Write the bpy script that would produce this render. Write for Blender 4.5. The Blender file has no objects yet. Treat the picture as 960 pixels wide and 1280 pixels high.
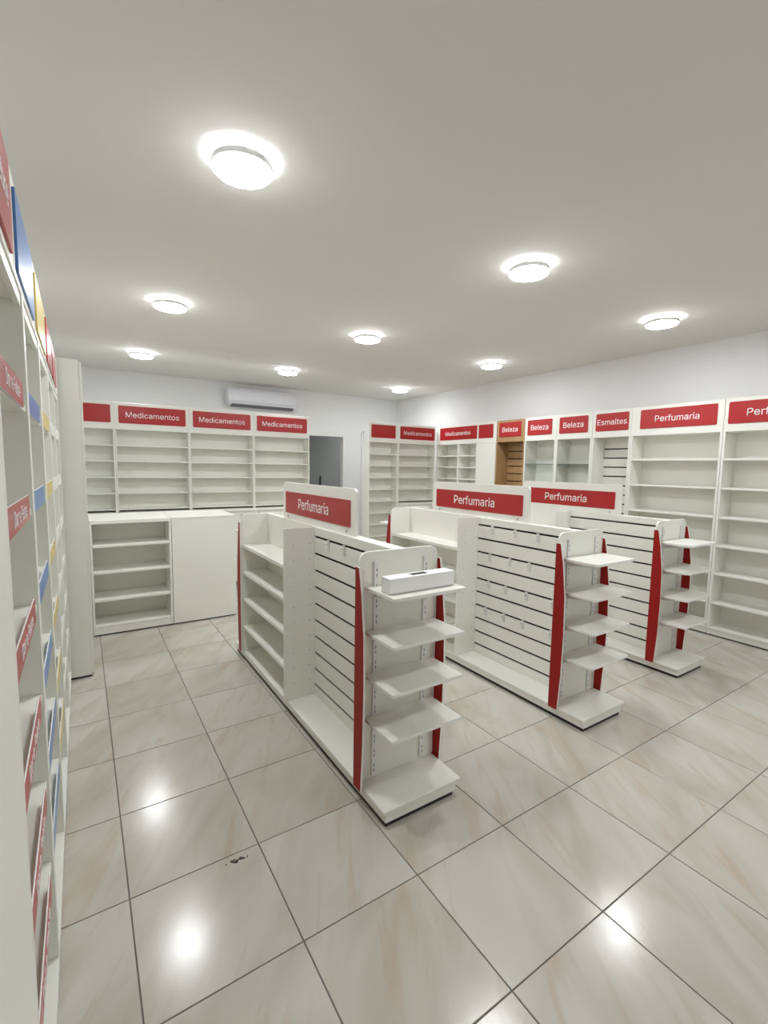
import bpy, bmesh, math, random
from mathutils import Matrix, Vector
random.seed(7)
S = bpy.context.scene
COL = S.collection

# ------------------------------------------------------------------ camera
CAM_F = 580.3                                  # focal length in pixels of a 960 x 1280 frame
yaw, pit, roll = 0.5783, -0.0973, 0.0167
C0 = Vector((-0.0924, -1.3768, 1.663))
fwd = Vector((math.sin(yaw) * math.cos(pit), math.cos(yaw) * math.cos(pit), math.sin(pit)))
rgt = Vector((math.cos(yaw), -math.sin(yaw), 0))
upv = rgt.cross(fwd)
r2 = math.cos(roll) * rgt + math.sin(roll) * upv
u2 = -math.sin(roll) * rgt + math.cos(roll) * upv
cd = bpy.data.cameras.new('camera')
cam = bpy.data.objects.new('camera', cd)
COL.objects.link(cam)
mw = Matrix((r2, u2, -fwd)).transposed().to_4x4()
mw.translation = C0
cam.matrix_world = mw
cd.sensor_fit = 'VERTICAL'
cd.sensor_height = 36.0
cd.sensor_width = 27.0
cd.lens = CAM_F / 1280 * 36.0
cd.clip_start = 0.02
S.camera = cam

# ------------------------------------------------------------------ world, exposure
w = bpy.data.worlds.new('world')
w.use_nodes = True
w.node_tree.nodes['Background'].inputs[0].default_value = (0.9, 0.95, 1, 1)
w.node_tree.nodes['Background'].inputs[1].default_value = 0.0
S.world = w
S.view_settings.view_transform = 'Standard'
S.view_settings.look = 'None'
S.view_settings.gamma = 1
S.view_settings.use_curve_mapping = False
S.view_settings.exposure = 0.0
LAMP = 103.0                                    # radiance of a lamp's diffuser
try:
    S.cycles.use_denoising = True
    S.cycles.max_bounces = 12
    S.cycles.diffuse_bounces = 8
    S.cycles.caustics_reflective = False
    S.cycles.caustics_refractive = False
except Exception:
    pass

# ------------------------------------------------------------------ materials
def mat(name, col, rough=0.4, spec=0.5, var=0.0, scale=6.0, bump=0.0, metal=0.0, coat=0.0):
    m = bpy.data.materials.new(name)
    m.use_nodes = True
    nt = m.node_tree
    b = nt.nodes['Principled BSDF']
    b.inputs['Base Color'].default_value = (*col, 1)
    b.inputs['Roughness'].default_value = rough
    b.inputs['Specular IOR Level'].default_value = spec
    b.inputs['Metallic'].default_value = metal
    b.inputs['Coat Weight'].default_value = coat
    b.inputs['Coat Roughness'].default_value = 0.1
    if var or bump:
        tc = nt.nodes.new('ShaderNodeTexCoord')
        n = nt.nodes.new('ShaderNodeTexNoise')
        n.inputs['Scale'].default_value = scale
        n.inputs['Detail'].default_value = 4
        nt.links.new(tc.outputs['Object'], n.inputs['Vector'])
        if var:
            mx = nt.nodes.new('ShaderNodeMix')
            mx.data_type = 'RGBA'
            mx.inputs[6].default_value = (*[max(0, c * (1 - var)) for c in col], 1)
            mx.inputs[7].default_value = (*[min(1, c * (1 + var)) for c in col], 1)
            nt.links.new(n.outputs['Fac'], mx.inputs[0])
            nt.links.new(mx.outputs[2], b.inputs['Base Color'])
        if bump:
            bp = nt.nodes.new('ShaderNodeBump')
            bp.inputs['Strength'].default_value = bump
            bp.inputs['Distance'].default_value = 0.002
            nt.links.new(n.outputs['Fac'], bp.inputs['Height'])
            nt.links.new(bp.outputs['Normal'], b.inputs['Normal'])
    return m

def emat(name, col, st):
    m = bpy.data.materials.new(name)
    m.use_nodes = True
    b = m.node_tree.nodes['Principled BSDF']
    b.inputs['Base Color'].default_value = (0.9, 0.9, 0.9, 1)
    b.inputs['Emission Color'].default_value = (*col, 1)
    b.inputs['Emission Strength'].default_value = st
    return m

def tile_material():
    m = bpy.data.materials.new('polished_marble_tile')
    m.use_nodes = True
    nt = m.node_tree
    L = nt.links.new
    N = nt.nodes.new
    b = nt.nodes['Principled BSDF']
    tc = N('ShaderNodeTexCoord')
    oi = N('ShaderNodeObjectInfo')
    mul = N('ShaderNodeMath'); mul.operation = 'MULTIPLY'; mul.inputs[1].default_value = 37.0
    L(oi.outputs['Random'], mul.inputs[0])
    cmb = N('ShaderNodeCombineXYZ')
    L(mul.outputs[0], cmb.inputs[0]); L(mul.outputs[0], cmb.inputs[1]); L(mul.outputs[0], cmb.inputs[2])
    add = N('ShaderNodeVectorMath'); add.operation = 'ADD'
    L(tc.outputs['Object'], add.inputs[0]); L(cmb.outputs[0], add.inputs[1])
    def veins(rot, sx, sy, sc, det, dist):
        rt = N('ShaderNodeMapping')
        rt.inputs['Rotation'].default_value = (0, 0, rot)
        L(add.outputs[0], rt.inputs['Vector'])
        mp = N('ShaderNodeMapping')
        mp.inputs['Scale'].default_value = (sx, sy, 1)
        L(rt.outputs[0], mp.inputs['Vector'])
        n = N('ShaderNodeTexNoise')
        n.inputs['Scale'].default_value = sc
        n.inputs['Detail'].default_value = det
        n.inputs['Distortion'].default_value = dist
        L(mp.outputs[0], n.inputs['Vector'])
        return n
    n1 = veins(0.62, 3.6, 1.3, 1.0, 4, 0.9)
    n2 = veins(0.50, 8.0, 1.5, 1.2, 5, 1.3)
    r1 = N('ShaderNodeValToRGB')
    r1.color_ramp.elements[0].position = 0.30; r1.color_ramp.elements[0].color = (0.445, 0.42, 0.36, 1)
    r1.color_ramp.elements[1].position = 0.62; r1.color_ramp.elements[1].color = (0.55, 0.538, 0.49, 1)
    L(n1.outputs['Fac'], r1.inputs[0])
    r2_ = N('ShaderNodeValToRGB')
    r2_.color_ramp.elements[0].position = 0.55; r2_.color_ramp.elements[0].color = (0, 0, 0, 1)
    r2_.color_ramp.elements[1].position = 0.80; r2_.color_ramp.elements[1].color = (0.62, 0.62, 0.62, 1)
    L(n2.outputs['Fac'], r2_.inputs[0])
    mx = N('ShaderNodeMix'); mx.data_type = 'RGBA'
    L(r2_.outputs[0], mx.inputs[0]); L(r1.outputs[0], mx.inputs[6])
    mx.inputs[7].default_value = (0.43, 0.325, 0.215, 1)
    L(mx.outputs[2], b.inputs['Base Color'])
    n3 = N('ShaderNodeTexNoise'); n3.inputs['Scale'].default_value = 60.0; n3.inputs['Detail'].default_value = 3
    L(add.outputs[0], n3.inputs['Vector'])
    mr = N('ShaderNodeMapRange'); mr.inputs[3].default_value = 0.14; mr.inputs[4].default_value = 0.23
    L(n3.outputs['Fac'], mr.inputs[0]); L(mr.outputs[0], b.inputs['Roughness'])
    b.inputs['Specular IOR Level'].default_value = 0.5
    return m

WHITE = mat('white_laminate', (0.80, 0.805, 0.755), 0.38, 0.45, 0.012, 3.0)
WHITE2 = mat('white_edge_band', (0.84, 0.84, 0.81), 0.35, 0.45)
BRIGHT = mat('bright_white_paint', (0.86, 0.86, 0.86), 0.4, 0.4)
RED = mat('red_acrylic', (0.40, 0.016, 0.018), 0.28, 0.5, 0.03, 4.0)
FINRED = mat('red_laminate', (0.31, 0.010, 0.008), 0.45, 0.25, 0.03, 5.0)
BLUE = mat('blue_acrylic', (0.07, 0.19, 0.48), 0.28, 0.5, 0.03, 4.0)
YELLOW = mat('yellow_acrylic', (0.66, 0.52, 0.14), 0.28, 0.5, 0.03, 4.0)
LETTER = mat('white_letters', (0.88, 0.88, 0.88), 0.4)
DARK = mat('dark_groove', (0.022, 0.017, 0.014), 0.7, 0.2)
BLACK = mat('black_plastic', (0.012, 0.012, 0.012), 0.5)
METAL = mat('grey_zinc_metal', (0.52, 0.52, 0.54), 0.35, 0.5, 0.0, 5, 0.0, 0.6)
PAINTM = mat('white_painted_metal', (0.76, 0.76, 0.77), 0.3, 0.5)
CLEAR = mat('frosted_clear_plastic', (0.72, 0.73, 0.72), 0.2, 0.6)
WALL = mat('white_wall_paint', (0.77, 0.77, 0.765), 0.8, 0.2, 0.015, 2.0, 0.15)
CEIL = mat("ceiling_paint", (0.775, 0.765, 0.74), 0.85, 0.15, 0.01, 1.5)
GREYW = mat('corridor_grey_paint', (0.50, 0.51, 0.50), 0.8, 0.2, 0.01, 2.0)
GROUT = mat('grey_grout', (0.20, 0.185, 0.165), 0.9, 0.1, 0.15, 20)
TILE = tile_material()
LAMPM = emat('lit_diffuser', (0.97, 0.985, 1.0), LAMP)
HALOM = emat('added_halo_glow', (0.96, 0.98, 1.0), 5.0)  # glow added for the bright halo on the ceiling
DIMM = emat('dim_lit_diffuser', (0.97, 0.99, 1.0), 60.0)
ACW = mat('glossy_white_plastic', (0.74, 0.74, 0.79), 0.18, 0.5)
ACD = mat('dark_louver_plastic', (0.12, 0.12, 0.13), 0.5)
CARD = mat('white_cardboard', (0.88, 0.88, 0.88), 0.6, 0.3, 0.01, 12)
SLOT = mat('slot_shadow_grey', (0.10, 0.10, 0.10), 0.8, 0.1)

def wood_material():
    m = bpy.data.materials.new('oak_laminate'); m.use_nodes = True
    nt = m.node_tree; b = nt.nodes['Principled BSDF']
    tc = nt.nodes.new('ShaderNodeTexCoord'); mp = nt.nodes.new('ShaderNodeMapping')
    mp.inputs['Scale'].default_value = (18, 18, 1.5)
    n = nt.nodes.new('ShaderNodeTexNoise'); n.inputs['Scale'].default_value = 2.2; n.inputs['Detail'].default_value = 5
    r = nt.nodes.new('ShaderNodeValToRGB')
    r.color_ramp.elements[0].position = .3; r.color_ramp.elements[0].color = (0.34, 0.205, 0.095, 1)
    r.color_ramp.elements[1].position = .7; r.color_ramp.elements[1].color = (0.44, 0.285, 0.14, 1)
    nt.links.new(tc.outputs['Object'], mp.inputs[0]); nt.links.new(mp.outputs[0], n.inputs['Vector'])
    nt.links.new(n.outputs['Fac'], r.inputs[0]); nt.links.new(r.outputs[0], b.inputs['Base Color'])
    b.inputs['Roughness'].default_value = 0.45
    return m
WOOD = wood_material()

def glass_material():
    m = bpy.data.materials.new('green_tinted_glass'); m.use_nodes = True
    nt = m.node_tree
    nt.nodes.remove(nt.nodes['Principled BSDF'])
    out = [n for n in nt.nodes if n.type == 'OUTPUT_MATERIAL'][0]
    tr = nt.nodes.new('ShaderNodeBsdfTransparent'); tr.inputs[0].default_value = (0.90, 0.965, 0.94, 1)
    gl = nt.nodes.new('ShaderNodeBsdfGlossy'); gl.inputs['Roughness'].default_value = 0.02
    fr = nt.nodes.new('ShaderNodeFresnel'); fr.inputs[0].default_value = 1.45
    mx = nt.nodes.new('ShaderNodeMixShader')
    nt.links.new(fr.outputs[0], mx.inputs[0]); nt.links.new(tr.outputs[0], mx.inputs[1]); nt.links.new(gl.outputs[0], mx.inputs[2])
    nt.links.new(mx.outputs[0], out.inputs[0])
    return m
GLASS = glass_material()
GEDGE = mat('glass_edge_green', (0.10, 0.17, 0.15), 0.2, 0.5)

# ------------------------------------------------------------------ helpers
FR = {'F': Matrix(((1, 0, 0), (0, 0, -1), (0, 1, 0))),      # u = +x, v = z, normal -y
      'L': Matrix(((0, 0, -1), (-1, 0, 0), (0, 1, 0))),     # u = -y, v = z, normal -x
      'R': Matrix(((0, 0, 1), (1, 0, 0), (0, 1, 0))),       # u = +y, v = z, normal +x
      'U': Matrix.Identity(3)}
CACHE = {}
FONT = None
try:                                            # the grotesque that ships with Blender itself
    import os
    FONT = bpy.data.fonts.load(os.path.join(bpy.utils.system_resource('DATAFILES'), 'fonts', 'Inter.woff2'))
except Exception:
    FONT = None

def link(name, me, parent=None, loc=(0, 0, 0), frame=None):
    o = bpy.data.objects.new(name, me)
    COL.objects.link(o)
    if parent is not None:
        o.parent = parent
    o.location = loc
    if frame:
        o.rotation_euler = FR[frame].to_euler()
    return o

def tag(o, label=None, cat=None, group=None, kind=None):
    if label: o['label'] = label
    if cat: o['category'] = cat
    if group: o['group'] = group
    if kind: o['kind'] = kind
    return o

def root(name, loc, rz, label, cat, group=None):
    o = bpy.data.objects.new(name, None)
    COL.objects.link(o)
    o.empty_display_size = 0.1
    o.location = loc
    o.rotation_euler = (0, 0, rz)
    return tag(o, label, cat, group)

def boxmesh(dx, dy, dz, m, bev):
    key = ('b', round(dx, 4), round(dy, 4), round(dz, 4), m.name, round(bev, 4))
    if key in CACHE: return CACHE[key]
    bm = bmesh.new()
    bmesh.ops.create_cube(bm, size=1)
    bmesh.ops.scale(bm, vec=(dx, dy, dz), verts=bm.verts)
    b = min(bev, 0.4 * min(dx, dy, dz))
    if b > 0.0003:
        bmesh.ops.bevel(bm, geom=bm.edges[:], offset=b, segments=1, affect='EDGES', profile=0.5)
    me = bpy.data.meshes.new('panel')
    bm.to_mesh(me); bm.free()
    me.materials.append(m)
    CACHE[key] = me
    return me

def box(name, x0, x1, y0, y1, z0, z1, m, parent=None, bev=0.0015):
    me = boxmesh(x1 - x0, y1 - y0, z1 - z0, m, bev)
    return link(name, me, parent, ((x0 + x1) / 2, (y0 + y1) / 2, (z0 + z1) / 2))

def multibox(name, boxes, m, parent=None, loc=(0, 0, 0)):
    bm = bmesh.new()
    for (x0, x1, y0, y1, z0, z1) in boxes:
        vs = [bm.verts.new((x, y, z)) for x in (x0, x1) for y in (y0, y1) for z in (z0, z1)]
        for f in ((0, 1, 3, 2), (4, 6, 7, 5), (0, 4, 5, 1), (2, 3, 7, 6), (0, 2, 6, 4), (1, 5, 7, 3)):
            bm.faces.new([vs[i] for i in f])
    bmesh.ops.recalc_face_normals(bm, faces=bm.faces)
    me = bpy.data.meshes.new(name)
    bm.to_mesh(me); bm.free()
    me.materials.append(m)
    return link(name, me, parent, loc)

def prismmesh(pts, t, mf, me_, bev=0.0008, key=None):
    if key and key in CACHE: return CACHE[key]
    bm = bmesh.new()
    lo = [bm.verts.new((u, v, -t / 2)) for u, v in pts]
    hi = [bm.verts.new((u, v, t / 2)) for u, v in pts]
    n = len(pts)
    caps = [bm.faces.new(hi), bm.faces.new(lo[::-1])]
    for i in range(n):
        f = bm.faces.new((lo[i], lo[(i + 1) % n], hi[(i + 1) % n], hi[i]))
        f.material_index = 1
    bmesh.ops.recalc_face_normals(bm, faces=bm.faces)
    if bev:
        es = [e for e in bm.edges if len({f.material_index for f in e.link_faces}) == 2]
        bmesh.ops.bevel(bm, geom=es, offset=min(bev, t * .3), segments=1, affect='EDGES')
    me = bpy.data.meshes.new('plate')
    bm.to_mesh(me); bm.free()
    me.materials.append(mf); me.materials.append(me_)
    if key: CACHE[key] = me
    return me

def rounded(w_, h, rs, seg=6):
    """outline centred on the origin; rs = corner radii (bl, br, tr, tl)"""
    pts = []
    for (cx, cy, a0, r) in ((-w_ / 2, -h / 2, 180, rs[0]), (w_ / 2, -h / 2, 270, rs[1]), (w_ / 2, h / 2, 0, rs[2]), (-w_ / 2, h / 2, 90, rs[3])):
        if r <= 0:
            pts.append((cx, cy)); continue
        ox = cx + (r if cx < 0 else -r); oy = cy + (r if cy < 0 else -r)
        for k in range(seg + 1):
            a = math.radians(a0 + 90 * k / seg)
            pts.append((ox + r * math.cos(a), oy + r * math.sin(a)))
    return pts

def plate(name, w_, h, t, r, mf, me_, parent, loc, frame):
    rs = r if isinstance(r, tuple) else (r, r, r, r)
    key = ('p', round(w_, 4), round(h, 4), round(t, 4), rs, mf.name, me_.name)
    return link(name, prismmesh(rounded(w_, h, rs), t, mf, me_, key=key), parent, loc, frame)

def text_mesh(s, width, height=None):
    key = ('t', s, round(width, 3), height)
    if key in CACHE: return CACHE[key]
    cu = bpy.data.curves.new('lettering', 'FONT')
    cu.body = s
    cu.align_x = 'CENTER'; cu.align_y = 'CENTER'
    if FONT: cu.font = FONT
    cu.extrude = 0.0008
    cu.resolution_u = 4
    o = bpy.data.objects.new('lettering', cu)
    COL.objects.link(o)
    bpy.context.view_layer.update()
    dg = bpy.context.evaluated_depsgraph_get()
    me = bpy.data.meshes.new_from_object(o.evaluated_get(dg))
    bpy.data.objects.remove(o)
    xs = [v.co.x for v in me.vertices]; ys = [v.co.y for v in me.vertices]
    k = width / (max(xs) - min(xs)); ky = (height / (max(ys) - min(ys))) if height else k
    cx = (max(xs) + min(xs)) / 2; cy = (max(ys) + min(ys)) / 2
    for v in me.vertices:
        v.co.x = (v.co.x - cx) * k; v.co.y = (v.co.y - cy) * ky
        v.co.z = 0.0006 if v.co.z > 0 else -0.0006
    me.materials.clear(); me.materials.append(LETTER)
    CACHE[key] = me
    return me

def lathe(name, prof, m, parent, loc, seg=40, smooth=True):
    key = ('l', tuple(prof), m.name, seg)
    me = CACHE.get(key)
    if me is None:
        bm = bmesh.new()
        rings = []
        for r, z in prof:
            if r < 1e-5:
                rings.append([bm.verts.new((0, 0, z))])
            else:
                rings.append([bm.verts.new((r * math.cos(2 * math.pi * k / seg), r * math.sin(2 * math.pi * k / seg), z)) for k in range(seg)])
        for a, b in zip(rings, rings[1:]):
            if len(a) == 1 and len(b) == 1: continue
            for k in range(seg):
                k2 = (k + 1) % seg
                if len(a) == 1: bm.faces.new((a[0], b[k], b[k2]))
                elif len(b) == 1: bm.faces.new((a[k], a[k2], b[0]))
                else: bm.faces.new((a[k], a[k2], b[k2], b[k]))
        bmesh.ops.recalc_face_normals(bm, faces=bm.faces)
        me = bpy.data.meshes.new(name)
        bm.to_mesh(me); bm.free()
        me.materials.append(m)
        if smooth:
            for p in me.polygons: p.use_smooth = True
        CACHE[key] = me
    return link(name, me, parent, loc)

# ------------------------------------------------------------------ the room
H = 3.03
XL, XR, YF, YB = -0.56, 5.51, -3.2, 6.76
def structure(o): o['kind'] = 'structure'; return o
floor = structure(multibox('floor', [(XL - .1, XR + .1, YF - .1, YB + .12, -0.08, -0.0035), (2.6, 7.1, YB + .12, 8.3, -0.08, -0.0005)], GROUT))
for i in range(-2, 12):
    for j in range(-7, 14):
        x0, x1, y0, y1 = i * .5, i * .5 + .5, j * .5, j * .5 + .5
        x0 = max(x0, XL); x1 = min(x1, XR); y0 = max(y0, YF); y1 = min(y1, YB)
        if x1 - x0 < .03 or y1 - y0 < .03: continue
        g = 0.0023
        t = box('floor_tile', x0 + g, x1 - g, y0 + g, y1 - g, -0.011, 0.0, TILE, floor, 0.0012)
structure(multibox('ceiling', [(XL - .1, XR + .1, YF - .1, YB + .12, H, H + .1)], CEIL))
structure(multibox('wall_left', [(XL - .1, XL, YF - .1, YB + .12, 0, H)], WALL))
structure(multibox('wall_right', [(XR, XR + .1, YF - .1, YB + .12, 0, H)], WALL))
structure(multibox('wall_front', [(XL, XR, YF - .1, YF, 0, H)], WALL))
DX0, DX1, DZ = 3.50, 4.235, 2.225
structure(multibox('wall_back', [(XL, DX0, YB, YB + .12, 0, H), (DX1, XR, YB, YB + .12, 0, H), (DX0, DX1, YB, YB + .12, DZ, H)], WALL))
# the corridor behind the doorway
structure(multibox('wall_corridor', [(2.6, 2.7, YB + .12, 8.3, 0, 2.7), (7.0, 7.1, YB + .12, 8.3, 0, 2.7), (2.7, 7.0, 8.2, 8.3, 0, 2.7),
                                     (2.6, 7.1, YB + .12, 8.3, 2.7, 2.8), (5.61, 7.0, YB + .02, YB + .12, 0, 2.7)], GREYW))

# ------------------------------------------------------------------ ceiling lamps
LAMPS = [(.572, .856, 'nearest round ceiling lamp, glowing white, above the aisle beside the left shelves'),
         (.600, 3.059, 'round white ceiling lamp over the floor in front of the counter, beyond the nearest lamp'),
         (.596, 5.248, 'round white ceiling lamp above the leftmost medicine shelves, farthest of the left row'),
         (2.498, .850, 'round white ceiling lamp nearest in the middle row, above the second gondola'),
         (2.472, 2.927, 'round white ceiling lamp in the centre of the ceiling, middle one of the middle row'),
         (2.463, 5.126, 'round white ceiling lamp just in front of the air conditioner'),
         (4.344, .896, 'round white ceiling lamp nearest the right wall, above the third gondola'),
         (4.43, 3.06, 'round white ceiling lamp above the beauty shelves, second in the right row'),
         (4.622, 5.399, 'round white ceiling lamp in the far corner above the corner medicine shelves'),
         (2.45, -1.3, 'round white ceiling lamp behind the camera in the middle'),
         (4.30, -1.3, 'round white ceiling lamp behind the camera at the right')]
for x, y, lab in LAMPS:
    r_ = root('ceiling_lamp', (x, y, H), 0, lab, 'lamp', 'round lamps on the ceiling')
    lathe('mounting_base', [(0, -.0005), (.085, -.0005), (.085, -.026), (0, -.026)], PAINTM, r_, (0, 0, 0), smooth=False)
    lathe('rim', [(.127, -.026), (.134, -.026), (.136, -.050), (.131, -.052), (.127, -.050)], PAINTM, r_, (0, 0, 0), smooth=False)
    lathe('diffuser', [(.1265, -.028), (.129, -.050), (.124, -.058), (.10, -.064), (.05, -.067), (0, -.068)], LAMPM, r_, (0, 0, 0))
    lathe('added_halo_ring', [(.086, -.025), (.125, -.025)], HALOM, r_, (0, 0, 0), smooth=False)  # glowing ring added above the diffuser to brighten the ceiling around it
# a weak round lamp added out of view to brighten the corridor behind the doorway
r_ = root('ceiling_lamp', (5.75, 7.45, 2.70), 0, 'added weak ceiling lamp, out of view, brightening the corridor beyond the doorway', 'lamp')
lathe('mounting_base', [(0, -.0005), (.085, -.0005), (.085, -.026), (0, -.026)], PAINTM, r_, (0, 0, 0), smooth=False)
lathe('diffuser', [(.1215, -.028), (.123, -.050), (.118, -.058), (.095, -.064), (.05, -.067), (0, -.068)], DIMM, r_, (0, 0, 0))

# ------------------------------------------------------------------ slat walls
def slats(parent, x0, x1, yf, yb, zs_groove, ztop, zbot, m, gap=.015, facing='y'):
    """boards between the grooves; facing 'y': boards span x0..x1 and yf..yb in depth; facing 'x': swap"""
    zs = sorted(zs_groove)
    lo = zbot
    edges = []
    for g in zs:
        edges.append((lo, g - gap / 2)); lo = g + gap / 2
    edges.append((lo, ztop))
    for a, b in edges:
        if facing == 'y': box('slat', x0, x1, yf, yb, a, b, m, parent, 0.001)
        else: box('slat', yf, yb, x0, x1, a, b, m, parent, 0.001)

# ------------------------------------------------------------------ gondolas
GR = [1.190, 1.0755, .961, .8465, .732, .6175, .503, .3885, .274, .1615]
FIN = [(.255, .075), (.187, .075), (.172, .32), (.167, .60), (.173, .85), (.198, 1.06), (.222, 1.185), (.255, 1.185)]   # (y, z)
def gondola(cx, y0, label, corner, hooks=()):
    r_ = root('shelf_gondola', (cx, y0, 0), 0, label, 'gondola', 'double sided store gondolas')
    L = 2.45
    box('foot_strip', -.216, .190, .012, L - .012, 0, .021, BLACK, r_, 0)
    box('plinth', -.222, .205, .006, L - .006, .0215, .0645, WHITE, r_, .001)
    box('base_deck', -.235, .235, 0, L, .065, .085, WHITE, r_, .003)
    # core: grooved half near, flat half far
    box('slat_backing', -.030, .030, .2555, 1.188, .0855, 1.245, DARK, r_, 0)
    for s in (-1, 1):
        xs = (-.040, -.0305) if s < 0 else (.0305, .040)
        slats(r_, .2545, 1.1885, xs[0], xs[1], GR, 1.252, .086, WHITE, facing='x')
    box('core_cap', -.030, .030, .2545, 1.1885, 1.2455, 1.2525, WHITE, r_, .001)
    box('core_panel', -.02, .02, 1.2065, 2.229, .0855, 1.2525, WHITE, r_, .001)
    box('divider', -.255, .255, 1.189, 1.206, .0855, 1.254, WHITE, r_, .0015)
    pins = []
    for k in range(10):
        for xx in (-.19, -.075, .075, .19):
            z = .2 + k * .105
            pins.append((xx - .0022, xx + .0022, 1.1884, 1.1889, z - .003, z + .003))
    tag(multibox('pin_hole', pins, SLOT, r_), kind='stuff')
    for s, fr in ((-1, 'L'), (1, 'R')):
        for z in (1.0, .775, .545, .305):
            a, b = (-.232, -.0205) if s < 0 else (.0205, .232)
            box('shelf', a, b, 1.2065, 2.229, z - .026, z, WHITE, r_, .002)
    # two rounded end panels with red fins and shelves
    for e in (0, 1):
        fy = (lambda y: y) if e == 0 else (lambda y: L - y)
        yc = fy(.2455)
        o = plate('end_panel', .478, 1.168, .016, (0, 0, .045, .045), WHITE, WHITE2, r_, (0, yc, .0855 + 1.168 / 2), 'F')
        for s, fr in ((-1, 'L'), (1, 'R')):
            # outline in the frame's own (u, v): u = -y for L, +y for R
            pts = [((-fy(y) if s < 0 else fy(y)), z) for y, z in FIN]
            me = prismmesh(pts, .014, FINRED, WHITE2, bev=.001, key=('fin', e, s))
            link('side_fin', me, r_, (s * .2475, 0, 0), fr)
            rail = box('slotted_rail', s * .152 - .011, s * .152 + .011, min(fy(.2265), fy(.2365)), max(fy(.2265), fy(.2365)), .10, 1.205, PAINTM, r_, .001)
            sl = []
            for k in range(42):
                z = -.53 + k * .0258
                ya, yb = (-.0054, -.0049) if e == 0 else (.0049, .0054)
                if k % 3 != 2: sl.append((.000, .0042, ya, yb, z, z + .016))
            tag(multibox('rail_slot', sl, SLOT, rail), kind='stuff')
        for z in (1.086, .866, .647, .427):
            y_a, y_b = fy(-.017), fy(.226)
            sh = plate('end_shelf', .425, .243, .016, (corner, corner, 0, 0) if e == 0 else (0, 0, corner, corner), WHITE, WHITE2, r_,
                       (0, (y_a + y_b) / 2, z - .008), 'U')
            for s in (-1, 1):
                d = 1 if e == 0 else -1
                pts = [(.1205 * d, -.0085), (-.105 * d, -.0085), (-.105 * d, -.016), (.1205 * d, -.050)]   # (y, z) under the shelf
                me = prismmesh([(y, zz) for y, zz in pts], .003, PAINTM, METAL, bev=0, key=('brk', e))
                link('shelf_bracket', me, sh, (s * .152, 0, 0), 'R')
    # raised sign along the middle
    sb = plate('sign_board', 1.15, .282, .017, .028, WHITE, WHITE2, r_, (0, 1.265, 1.391), 'L')
    for s, fr in ((1, 'L'), (-1, 'R')):
        rot = (0, 0, 0) if s > 0 else (0, math.pi, 0)
        f = plate('sign_plate', 1.035, .163, .004, .009, RED, RED, sb, (0, -.010, s * .0106), None)
        t = link('lettering', text_mesh('Perfumaria', .49), sb, (-.02 * s, -.008, s * .0131))
        f.rotation_euler = rot; t.rotation_euler = rot
        for u in (-.47, .47):
            b_ = lathe('sign_bolt', [(0, .0), (.008, 0), (.008, .006), (0, .007)], METAL, sb, (u, -.118, s * .0086), 10, False)
            b_.rotation_euler = rot
    return r_

gondola(1.245, .27, 'long white double sided gondola nearest the camera, with a white box on its end shelf', .006)
gondola(2.745, .262, 'middle white gondola with many small clear hooks along its grooved panel', .022)
gondola(4.095, .325, 'farthest white gondola, standing nearest the right wall shelves', .022)

# clear hooks that hang in the grooves (y, groove index) on the side towards the left aisle
def hook(xs, y, z, lab, grp):
    r_ = root('slatwall_hook', (xs, y, z), 0, lab, 'hook', grp)
    box('hook_plate', -.0065, -.002, -.012, .012, -.062, .004, CLEAR, r_, .001)
    box('hook_arm', -.030, -.0066, -.003, .003, -.022, -.016, CLEAR, r_, .001)
    box('hook_lip', -.0015, .006, -.010, .010, -.001, .003, CLEAR, r_, .0005)
for y, lab in ((1.245, 'clear hook in the top groove of the nearest gondola, beside its divider'),
               (1.037, 'clear hook in the top groove of the nearest gondola, closer to its end panel')):
    hook(1.245 - .040, y, 1.190, lab, 'clear hooks on the nearest gondola')
rows = [(0, 'top groove', (1.282, 1.046, .831)), (2, 'third groove', (1.30, 1.089, .898)),
        (4, 'fifth groove', (1.303, 1.118, .911, .673)), (6, 'seventh groove', (1.323, 1.127, .938, .678))]
pos = ['first', 'second', 'third', 'fourth']
for k, nm, ys in rows:
    for n_, y in enumerate(ys):
        hook(2.745 - .040, y, GR[k], f'small clear hook in the {nm} of the middle gondola, {pos[n_]} from its divider', 'clear hooks on the middle gondola')

# long white box with a slot lying on the nearest gondola's top end shelf
bx = root('white_box', (1.245, .355, 1.0862), 0, 'long low white cardboard box with a slotted lid on the top end shelf', 'box')
W2, D2, HB = .19, .036, .072
multibox('box_body', [(-W2, W2, -D2, -D2 + .002, 0, HB - .003), (-W2, W2, D2 - .002, D2, 0, HB - .003), (-W2, -W2 + .002, -D2 + .002, D2 - .002, 0, HB - .003),
                      (W2 - .002, W2, -D2 + .002, D2 - .002, 0, HB - .003), (-W2, W2, -D2, D2, 0, .002)], CARD, bx)
lx0, lx1 = -.05, .045
multibox('box_lid', [(-W2 - .002, lx0, -D2 - .002, D2 + .002, HB - .003, HB), (lx1, W2 + .002, -D2 - .002, D2 + .002, HB - .003, HB),
                     (lx0, lx1, -D2 - .002, -.014, HB - .003, HB), (lx0, lx1, .022, D2 + .002, HB - .003, HB),
                     (-W2 - .002, W2 + .002, -D2 - .002, -D2 - .0005, HB - .02, HB - .003)], CARD, bx)
box('slot_shadow', lx0 + .001, lx1 - .001, -.013, .021, HB - .012, HB - .010, SLOT, bx, 0)

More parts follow.
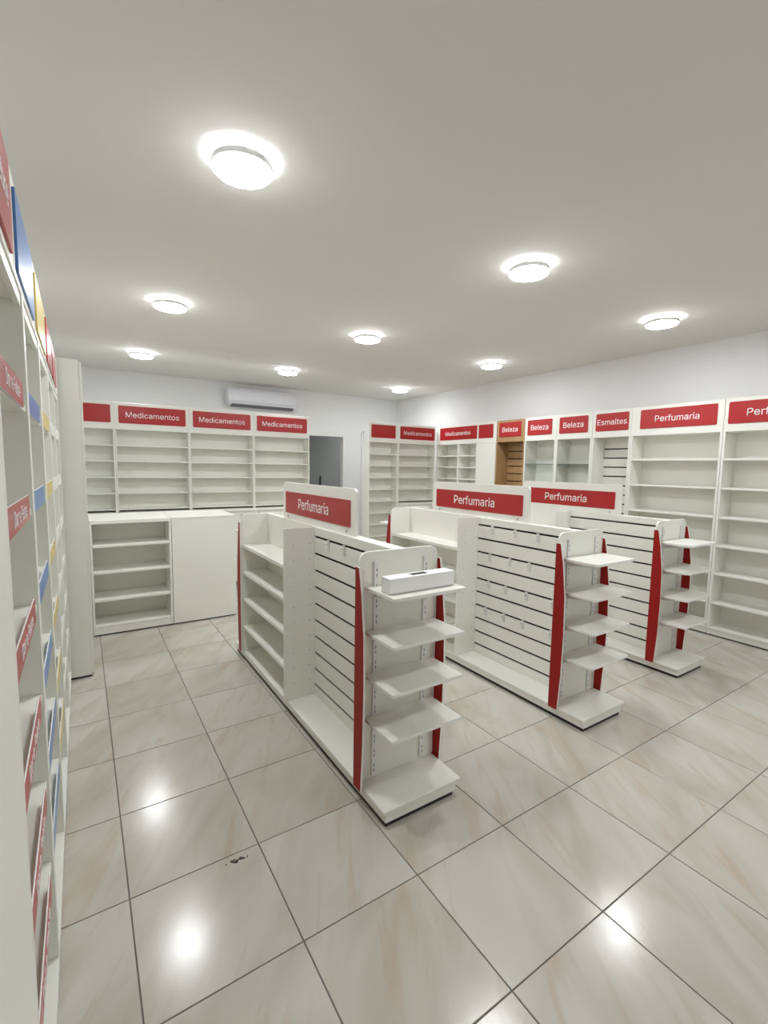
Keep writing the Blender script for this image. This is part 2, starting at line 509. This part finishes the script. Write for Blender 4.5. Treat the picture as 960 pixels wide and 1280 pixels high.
# ------------------------------------------------------------------ wall shelving
def unit(loc, rz, w_, d, label, shelves=(), sign=None, text=None, tw=.5, cat='shelves', group=None, name='wall_shelving', t=.022, m=WHITE, hz=2.06, top=2.38,
         shelf_t=.020, grooves=None, glass=(), post=None, cabinet=False, closed=False, plates=None, deck=.085, zlow=.085, signz=(2.135, 2.345)):
    r_ = root(name, loc, rz, label, cat, group)
    g = .0008
    box('foot_strip', .01, w_ - .01, .03, d - .03, 0, .014, BLACK, r_, 0)
    box('kick_board', g, w_ - g, .004, .018, .0145, deck - .0205, m, r_, .001)
    for x0 in (g, w_ - t):
        box('side_panel', x0, x0 + t - g, 0, d - .012, .0145 if closed else deck + .0005, hz - .0005, m, r_, .001) if not cabinet else \
            box('side_panel', x0, x0 + t - g, 0, d - .012, 1.052, hz - .0005, m, r_, .001)
    zb = 1.052 if cabinet else deck + .0005
    if grooves is None:
        box('back_panel', g, w_ - g, d - .0115, d - .001, zb, hz - .0005, m, r_, 0)
    else:
        box('slat_backing', g, w_ - g, d - .006, d - .001, zb, hz - .0005, DARK, r_, 0)
        slats(r_, t + .001, w_ - t - .001, d - .0185, d - .0065, grooves, hz - .002, zb + .001, m)
    if not cabinet:
        box('base_deck', g, w_ - g, 0, d - .001, deck - .02, deck, m, r_, .0015)
    if closed:
        box('front_panel', .003, w_ - .003, -.016, -.0005, .02, hz - .003, m, r_, .0015)
    if top:
        box('top_panel', g, w_ - g, .0185, d - .001, hz, hz + .018, m, r_, .001)
        box('header_board', .0012, w_ - .0012, 0, .018, hz, top, m, r_, .0015)
    for z in shelves:
        box('shelf', t + .0006, w_ - t - .0006, .006, d - .0195 if grooves else d - .012, z - shelf_t, z, m, r_, .0015)
    for z in glass:
        gs = box('glass_shelf', t + .002, w_ - t - .002, .012, d - .014, z - .008, z, GLASS, r_, .0008)
        box('glass_edge', -(w_ / 2 - t - .003), (w_ / 2 - t - .003), -(d - .026) / 2 - .0012, -(d - .026) / 2 - .0002, -.0036, .0036, GEDGE, gs, 0)
    if post:
        box('middle_post', post - t / 2, post + t / 2, .002, d - .0125, zb, hz - .0005, m, r_, .001)
    if cabinet:
        box('cabinet_body', .004, w_ - .004, -.18, d - .002, .0855, 1.025, m, r_, .001)
        box('worktop', .002, w_ - .002, -.20, d - .001, 1.0255, 1.0515, m, r_, .002)
        for a, b in ((.008, w_ / 2 - .003), (w_ / 2 + .003, w_ - .008)):
            dr = box('cabinet_door', a, b, -.197, -.1805, .09, 1.018, m, r_, .0015)
            box('door_pull', -.04, .04, -.016, -.0085, .42, .43, METAL, dr, .001)
    if sign:
        for (a, b, tx, twid, ms) in sign:
            p = plate('sign_plate', b - a, signz[1] - signz[0], .006, .014, ms, ms, r_, ((a + b) / 2, -.0034, sum(signz) / 2), 'F')
            if tx:
                link('lettering', text_mesh(tx, twid), p, (0, 0, .0038))
    return r_

RW = -math.pi / 2
SH7 = (1.80, 1.512, 1.22, .932, .648, .345)
FACE = 5.24
def rw(y1, y0, *a, **k):                        # unit on the right wall between y1 (its far end) and y0
    return unit((FACE, y1, 0), RW, y1 - y0, .262, *a, **k)
rw(1.612, .692, 'white wall shelving with seven levels under a Perfumaria sign, beside the nail polish unit', SH7, sign=[(.10, .862, 'Perfumaria', .44, RED)], group='white shelving along the right wall')
rw(.690, -.23, 'white wall shelving cut by the frame edge, under the rightmost Perfumaria sign', SH7, sign=[(.035, .80, 'Perfumaria', .46, RED)], group='white shelving along the right wall')
ESG = [1.93 - .1135 * k for k in range(16)]
rw(2.100, 1.614, 'white grooved display unit under the Esmaltes sign', sign=[(.045, .455, 'Esmaltes', .365, RED)], grooves=ESG, group='white shelving along the right wall')
rw(2.622, 2.102, 'white unit with a glass shelf under the Beleza sign next to Esmaltes', glass=(1.738, 1.38, 1.02), sign=[(.045, .46, 'Beleza', .29, RED)], group='glass shelf beauty units')
rw(3.150, 2.624, 'white unit with a glass shelf under the Beleza sign beside the oak unit', glass=(1.738, 1.38, 1.02), sign=[(.05, .46, 'Beleza', .29, RED)], group='glass shelf beauty units')
rw(3.690, 3.152, 'light oak grooved display unit under a Beleza sign', sign=[(.055, .475, 'Beleza', .29, RED)], grooves=ESG, m=WOOD, t=.02)
rw(4.088, 3.692, 'narrow plain white closed unit under a small blank red sign', sign=[(.02, .33, None, 0, RED)], closed=True)
MSH = (1.873, 1.683, 1.487, 1.29, 1.092)
rw(5.118, 4.090, 'white two column medicine shelving in the far corner, on the right wall', MSH, sign=[(.10, 1.01, 'Medicamentos', .61, RED)], post=.57, t=.028, cabinet=False)

UY = 5.13
G_B = 'medicine shelves standing across the back'
LOWS = MSH + (.898, .708, .505, .30)
unit((3.845, UY, 0), 0, .578, .20, 'narrow white shelving under a blank red sign, right of the grey doorway', LOWS, sign=[(.04, .515, None, 0, RED)], t=.02, shelf_t=.014, group=G_B)
unit((4.425, UY, 0), 0, .800, .20, 'white medicine shelving with a worktop cabinet beside the far corner', MSH, sign=[(.03, .775, 'Medicamentos', .60, RED)], t=.02, shelf_t=.014, cabinet=True, group=G_B)
xs = [-.575, .268, 1.112, 1.957, 2.80]
labs = ['white shelving with a blank red sign, partly behind the tall white cabinet',
        'white medicine shelving above the open counter, first Medicamentos sign from the tall cabinet',
        'white medicine shelving below the air conditioner, above the closed counter',
        'white medicine shelving beside the grey doorway']
for k in range(4):
    sg = [(.27, .805, None, 0, RED)] if k == 0 else [(.045, .80, 'Medicamentos', .60, RED)]
    unit((xs[k], UY, 0), 0, xs[k + 1] - xs[k] - .001, .20, labs[k], MSH, sign=sg, t=.016, shelf_t=.014, cabinet=True, group=G_B)

# ------------------------------------------------------------------ left wall bays with sloping label plates
LX = -.21
LW = math.pi / 2
LSH = (1.818, 1.528, 1.246, .972, .698, .432)
PL = [(RED, 'Dor e Febre'), (BLUE, None), (YELLOW, None), (WHITE, None), (WHITE, None)]
lab_l = ['white bay with red Dor e Febre label strips, nearest on the left wall',
         'white bay with blue label strips on the left wall',
         'white bay with yellow label strips on the left wall',
         'white bay with white label strips beside the yellow one on the left wall',
         'white bay with white label strips next to the tall white cabinet']
for k in range(5):
    y0 = -.293 + .6 * k
    r_ = unit((LX, y0, 0), LW, .599, .31, lab_l[k], LSH, name='wall_shelving', t=.022, hz=2.118, top=None, group='white bays along the left wall', deck=.10)
    box('top_panel', .0225, .5765, .019, .297, 2.1005, 2.117, WHITE, r_, .001)
    mp, tx = PL[k]
    box('header_rail', .0225, .5765, .004, .0185, 2.085, 2.117, WHITE, r_, .001)
    for z in LSH:
        p = plate('label_plate', .44, .063, .005, .004, mp, BRIGHT, r_, (.2435, .0028, z + .0135), 'F')
        if tx: link('lettering', text_mesh(tx, .26, .034), p, (0, 0, .0032))
ep = root('filler_panel', (LX, -.90, 0), LW, 'plain white tall panel at the near end of the left wall bays', 'panel')
box('face_panel', 0, .606, 0, .02, .016, 2.118, WHITE, ep, .0015)
box('return_panel', 0, .02, .0205, .30, .016, 2.118, WHITE, ep, .0015)
box('foot_strip', .02, .58, .03, .28, 0, .0155, BLACK, ep, 0)
hd = root('header_fascia', (LX, -.90, 2.1185), LW, 'long white header with red, blue and yellow signs above the left wall bays', 'sign')
box('header_board', 0, 3.606, 0, .018, 0, .262, WHITE, hd, .002)
box('header_top', 0, 3.606, .0185, .30, .242, .262, WHITE, hd, .001)
for a, b, ms, tx in ((.42, .95, RED, 'Dor e Febre'), (1.06, 1.565, BLUE, None), (1.69, 2.20, YELLOW, None), (2.31, 2.78, RED, None), (2.86, 3.30, RED, None)):
    p = plate('sign_plate', b - a, .205, .006, .010, ms, ms, hd, ((a + b) / 2, -.0034, .123), 'F')
    if tx: link('lettering', text_mesh(tx, .40), p, (0, 0, .0038))
for xx in (1.005, 1.625, 2.255, 2.82):
    box('header_seam', xx - .0015, xx + .0015, -.0006, -.0001, .002, .26, SLOT, hd, 0)

# tall cabinet closing the left run
tc_ = root('tall_cabinet', (-.30, 2.757, 0), 0, 'tall plain white cabinet at the end of the left wall bays', 'cabinet')
box('foot_strip', -.22, .22, .01, .88, 0, .016, BLACK, tc_, 0)
box('cabinet_body', -.238, .2205, 0, .90, .0165, 2.40, WHITE, tc_, .002)
box('cabinet_door', .221, .239, .004, .449, .03, 2.385, WHITE, tc_, .0015)
box('cabinet_door', .221, .239, .453, .896, .03, 2.385, WHITE, tc_, .0015)

# ------------------------------------------------------------------ counter
c1 = root('open_counter', (-.05, 3.70, 0), 0, 'white open fronted counter with three shelves, beside the tall cabinet', 'counter')
w_, d_ = .703, .68
box('foot_strip', .01, w_ - .001, .02, d_ - .02, 0, .014, BLACK, c1, 0)
box('kick_board', .001, w_ - .001, .003, .018, .0145, .0795, WHITE, c1, .001)
box('base_deck', .001, w_ - .001, 0, d_, .080, .100, WHITE, c1, .0015)
for x0 in (.001, w_ - .020):
    box('side_panel', x0, x0 + .019, 0, d_, .1005, 1.0795, WHITE, c1, .001)
box('back_panel', .0205, w_ - .0205, .34, .352, .1005, 1.0795, WHITE, c1, 0)
for z in (.355, .623, .879):
    box('shelf', .0206, w_ - .0206, .004, .339, z - .024, z, WHITE, c1, .002)
box('counter_top', .001, w_ - .001, -.002, d_ + .01, 1.080, 1.115, WHITE, c1, .002)
c2 = root('closed_counter', (.655, 3.70, 0), 0, 'white closed counter block with a plain front panel, next to the open counter', 'counter')
w_ = .64
box('foot_strip', .001, w_ - .01, .02, d_ - .02, 0, .014, BLACK, c2, 0)
box('front_panel', .001, w_ - .001, -.004, .014, .0145, 1.0985, WHITE, c2, .0015)
for x0 in (.001, w_ - .019):
    box('side_panel', x0, x0 + .018, .0145, d_, .0145, 1.0985, WHITE, c2, .001)
box('counter_top', .001, w_ - .001, -.006, d_ + .01, 1.099, 1.116, WHITE, c2, .0015)

# ------------------------------------------------------------------ air conditioner
ac = root('air_conditioner', (2.585, YB - .001, 2.635), 0, 'white wall mounted split air conditioner above the medicine shelves', 'air conditioner')
prof = [(0, .02), (-.10, .0), (-.185, .02), (-.215, .07), (-.222, .15), (-.215, .24), (-.19, .285), (0, .295)]   # (y, z)
me = prismmesh(prof, 1.19, ACW, ACW, bev=.006, key=('ac',))
for p in me.polygons: p.use_smooth = False
link('housing', me, ac, (0, 0, 0), 'R')
box('air_louver', -.54, .54, -.206, -.118, .000, .018, ACD, ac, .002).rotation_euler = (math.radians(-18), 0, 0)
box('panel_seam', -.585, .585, -.2185, -.2165, .078, .081, ACD, ac, 0)
box('badge', -.03, .03, -.2265, -.2225, .108, .118, METAL, ac, .001)
box('wall_plate', -.62, .62, -.012, -.0005, .04, .26, PAINTM, ac, .001)

# ------------------------------------------------------------------ small things
cdct = root('cable_duct', (4.66, YB - .001, 0), 0, 'slim white vertical cable duct on the back wall by the blank sign shelving', 'duct')
box('duct_body', -.022, .022, -.03, 0, .0005, 2.33, PAINTM, cdct, .003)
box('duct_gap_shade', .0225, .034, -.012, 0, .0005, 2.36, SLOT, cdct, 0)  # dark strip standing in for the shade in the gap beside the duct
st = root('black_pole', (3.80, 7.0, 0), 0, 'thin black tapered pole leaning in the grey doorway', 'pole')
pole = lathe('pole_shaft', [(0, 0), (.012, 0), (.014, 1.0), (.020, 1.30), (.022, 1.42), (.012, 1.47), (0, 1.475)], BLACK, st, (0, 0, 0.001), 12)
pole.rotation_euler = (0, math.radians(2.5), 0)

bm = bmesh.new()
rnd = random.Random(3)
def blob(cx, cy, r):
    n = 9
    lo = []; hi = []
    for k in range(n):
        a = 2 * math.pi * k / n; rr = r * rnd.uniform(.6, 1.25)
        lo.append(bm.verts.new((cx + rr * math.cos(a), cy + rr * .9 * math.sin(a), .0002)))
        hi.append(bm.verts.new((cx + rr * .7 * math.cos(a), cy + rr * .65 * math.sin(a), .0022)))
    bm.faces.new(hi)
    for k in range(n): bm.faces.new((lo[k], lo[(k + 1) % n], hi[(k + 1) % n], hi[k]))
for u, v, r_ in ((-.045, .006, .004), (-.02, .012, .008), (-.012, .004, .007), (-.004, .002, .008), (.002, .009, .006), (.016, .013, .008), (.024, .010, .007), (.029, .006, .005), (.040, .006, .003), (.043, .011, .003), (-.008, .016, .004)):
    blob(u, v, r_)
me = bpy.data.meshes.new('floor_crumbs'); bm.to_mesh(me); bm.free(); me.materials.append(BLACK)
cr = link('floor_crumbs', me, None, (.395, .452, 0))
cr.rotation_euler = (0, 0, math.radians(-5))
tag(cr, 'small cluster of black debris crumbs on a floor tile beside the grout joint', 'debris', kind='stuff')
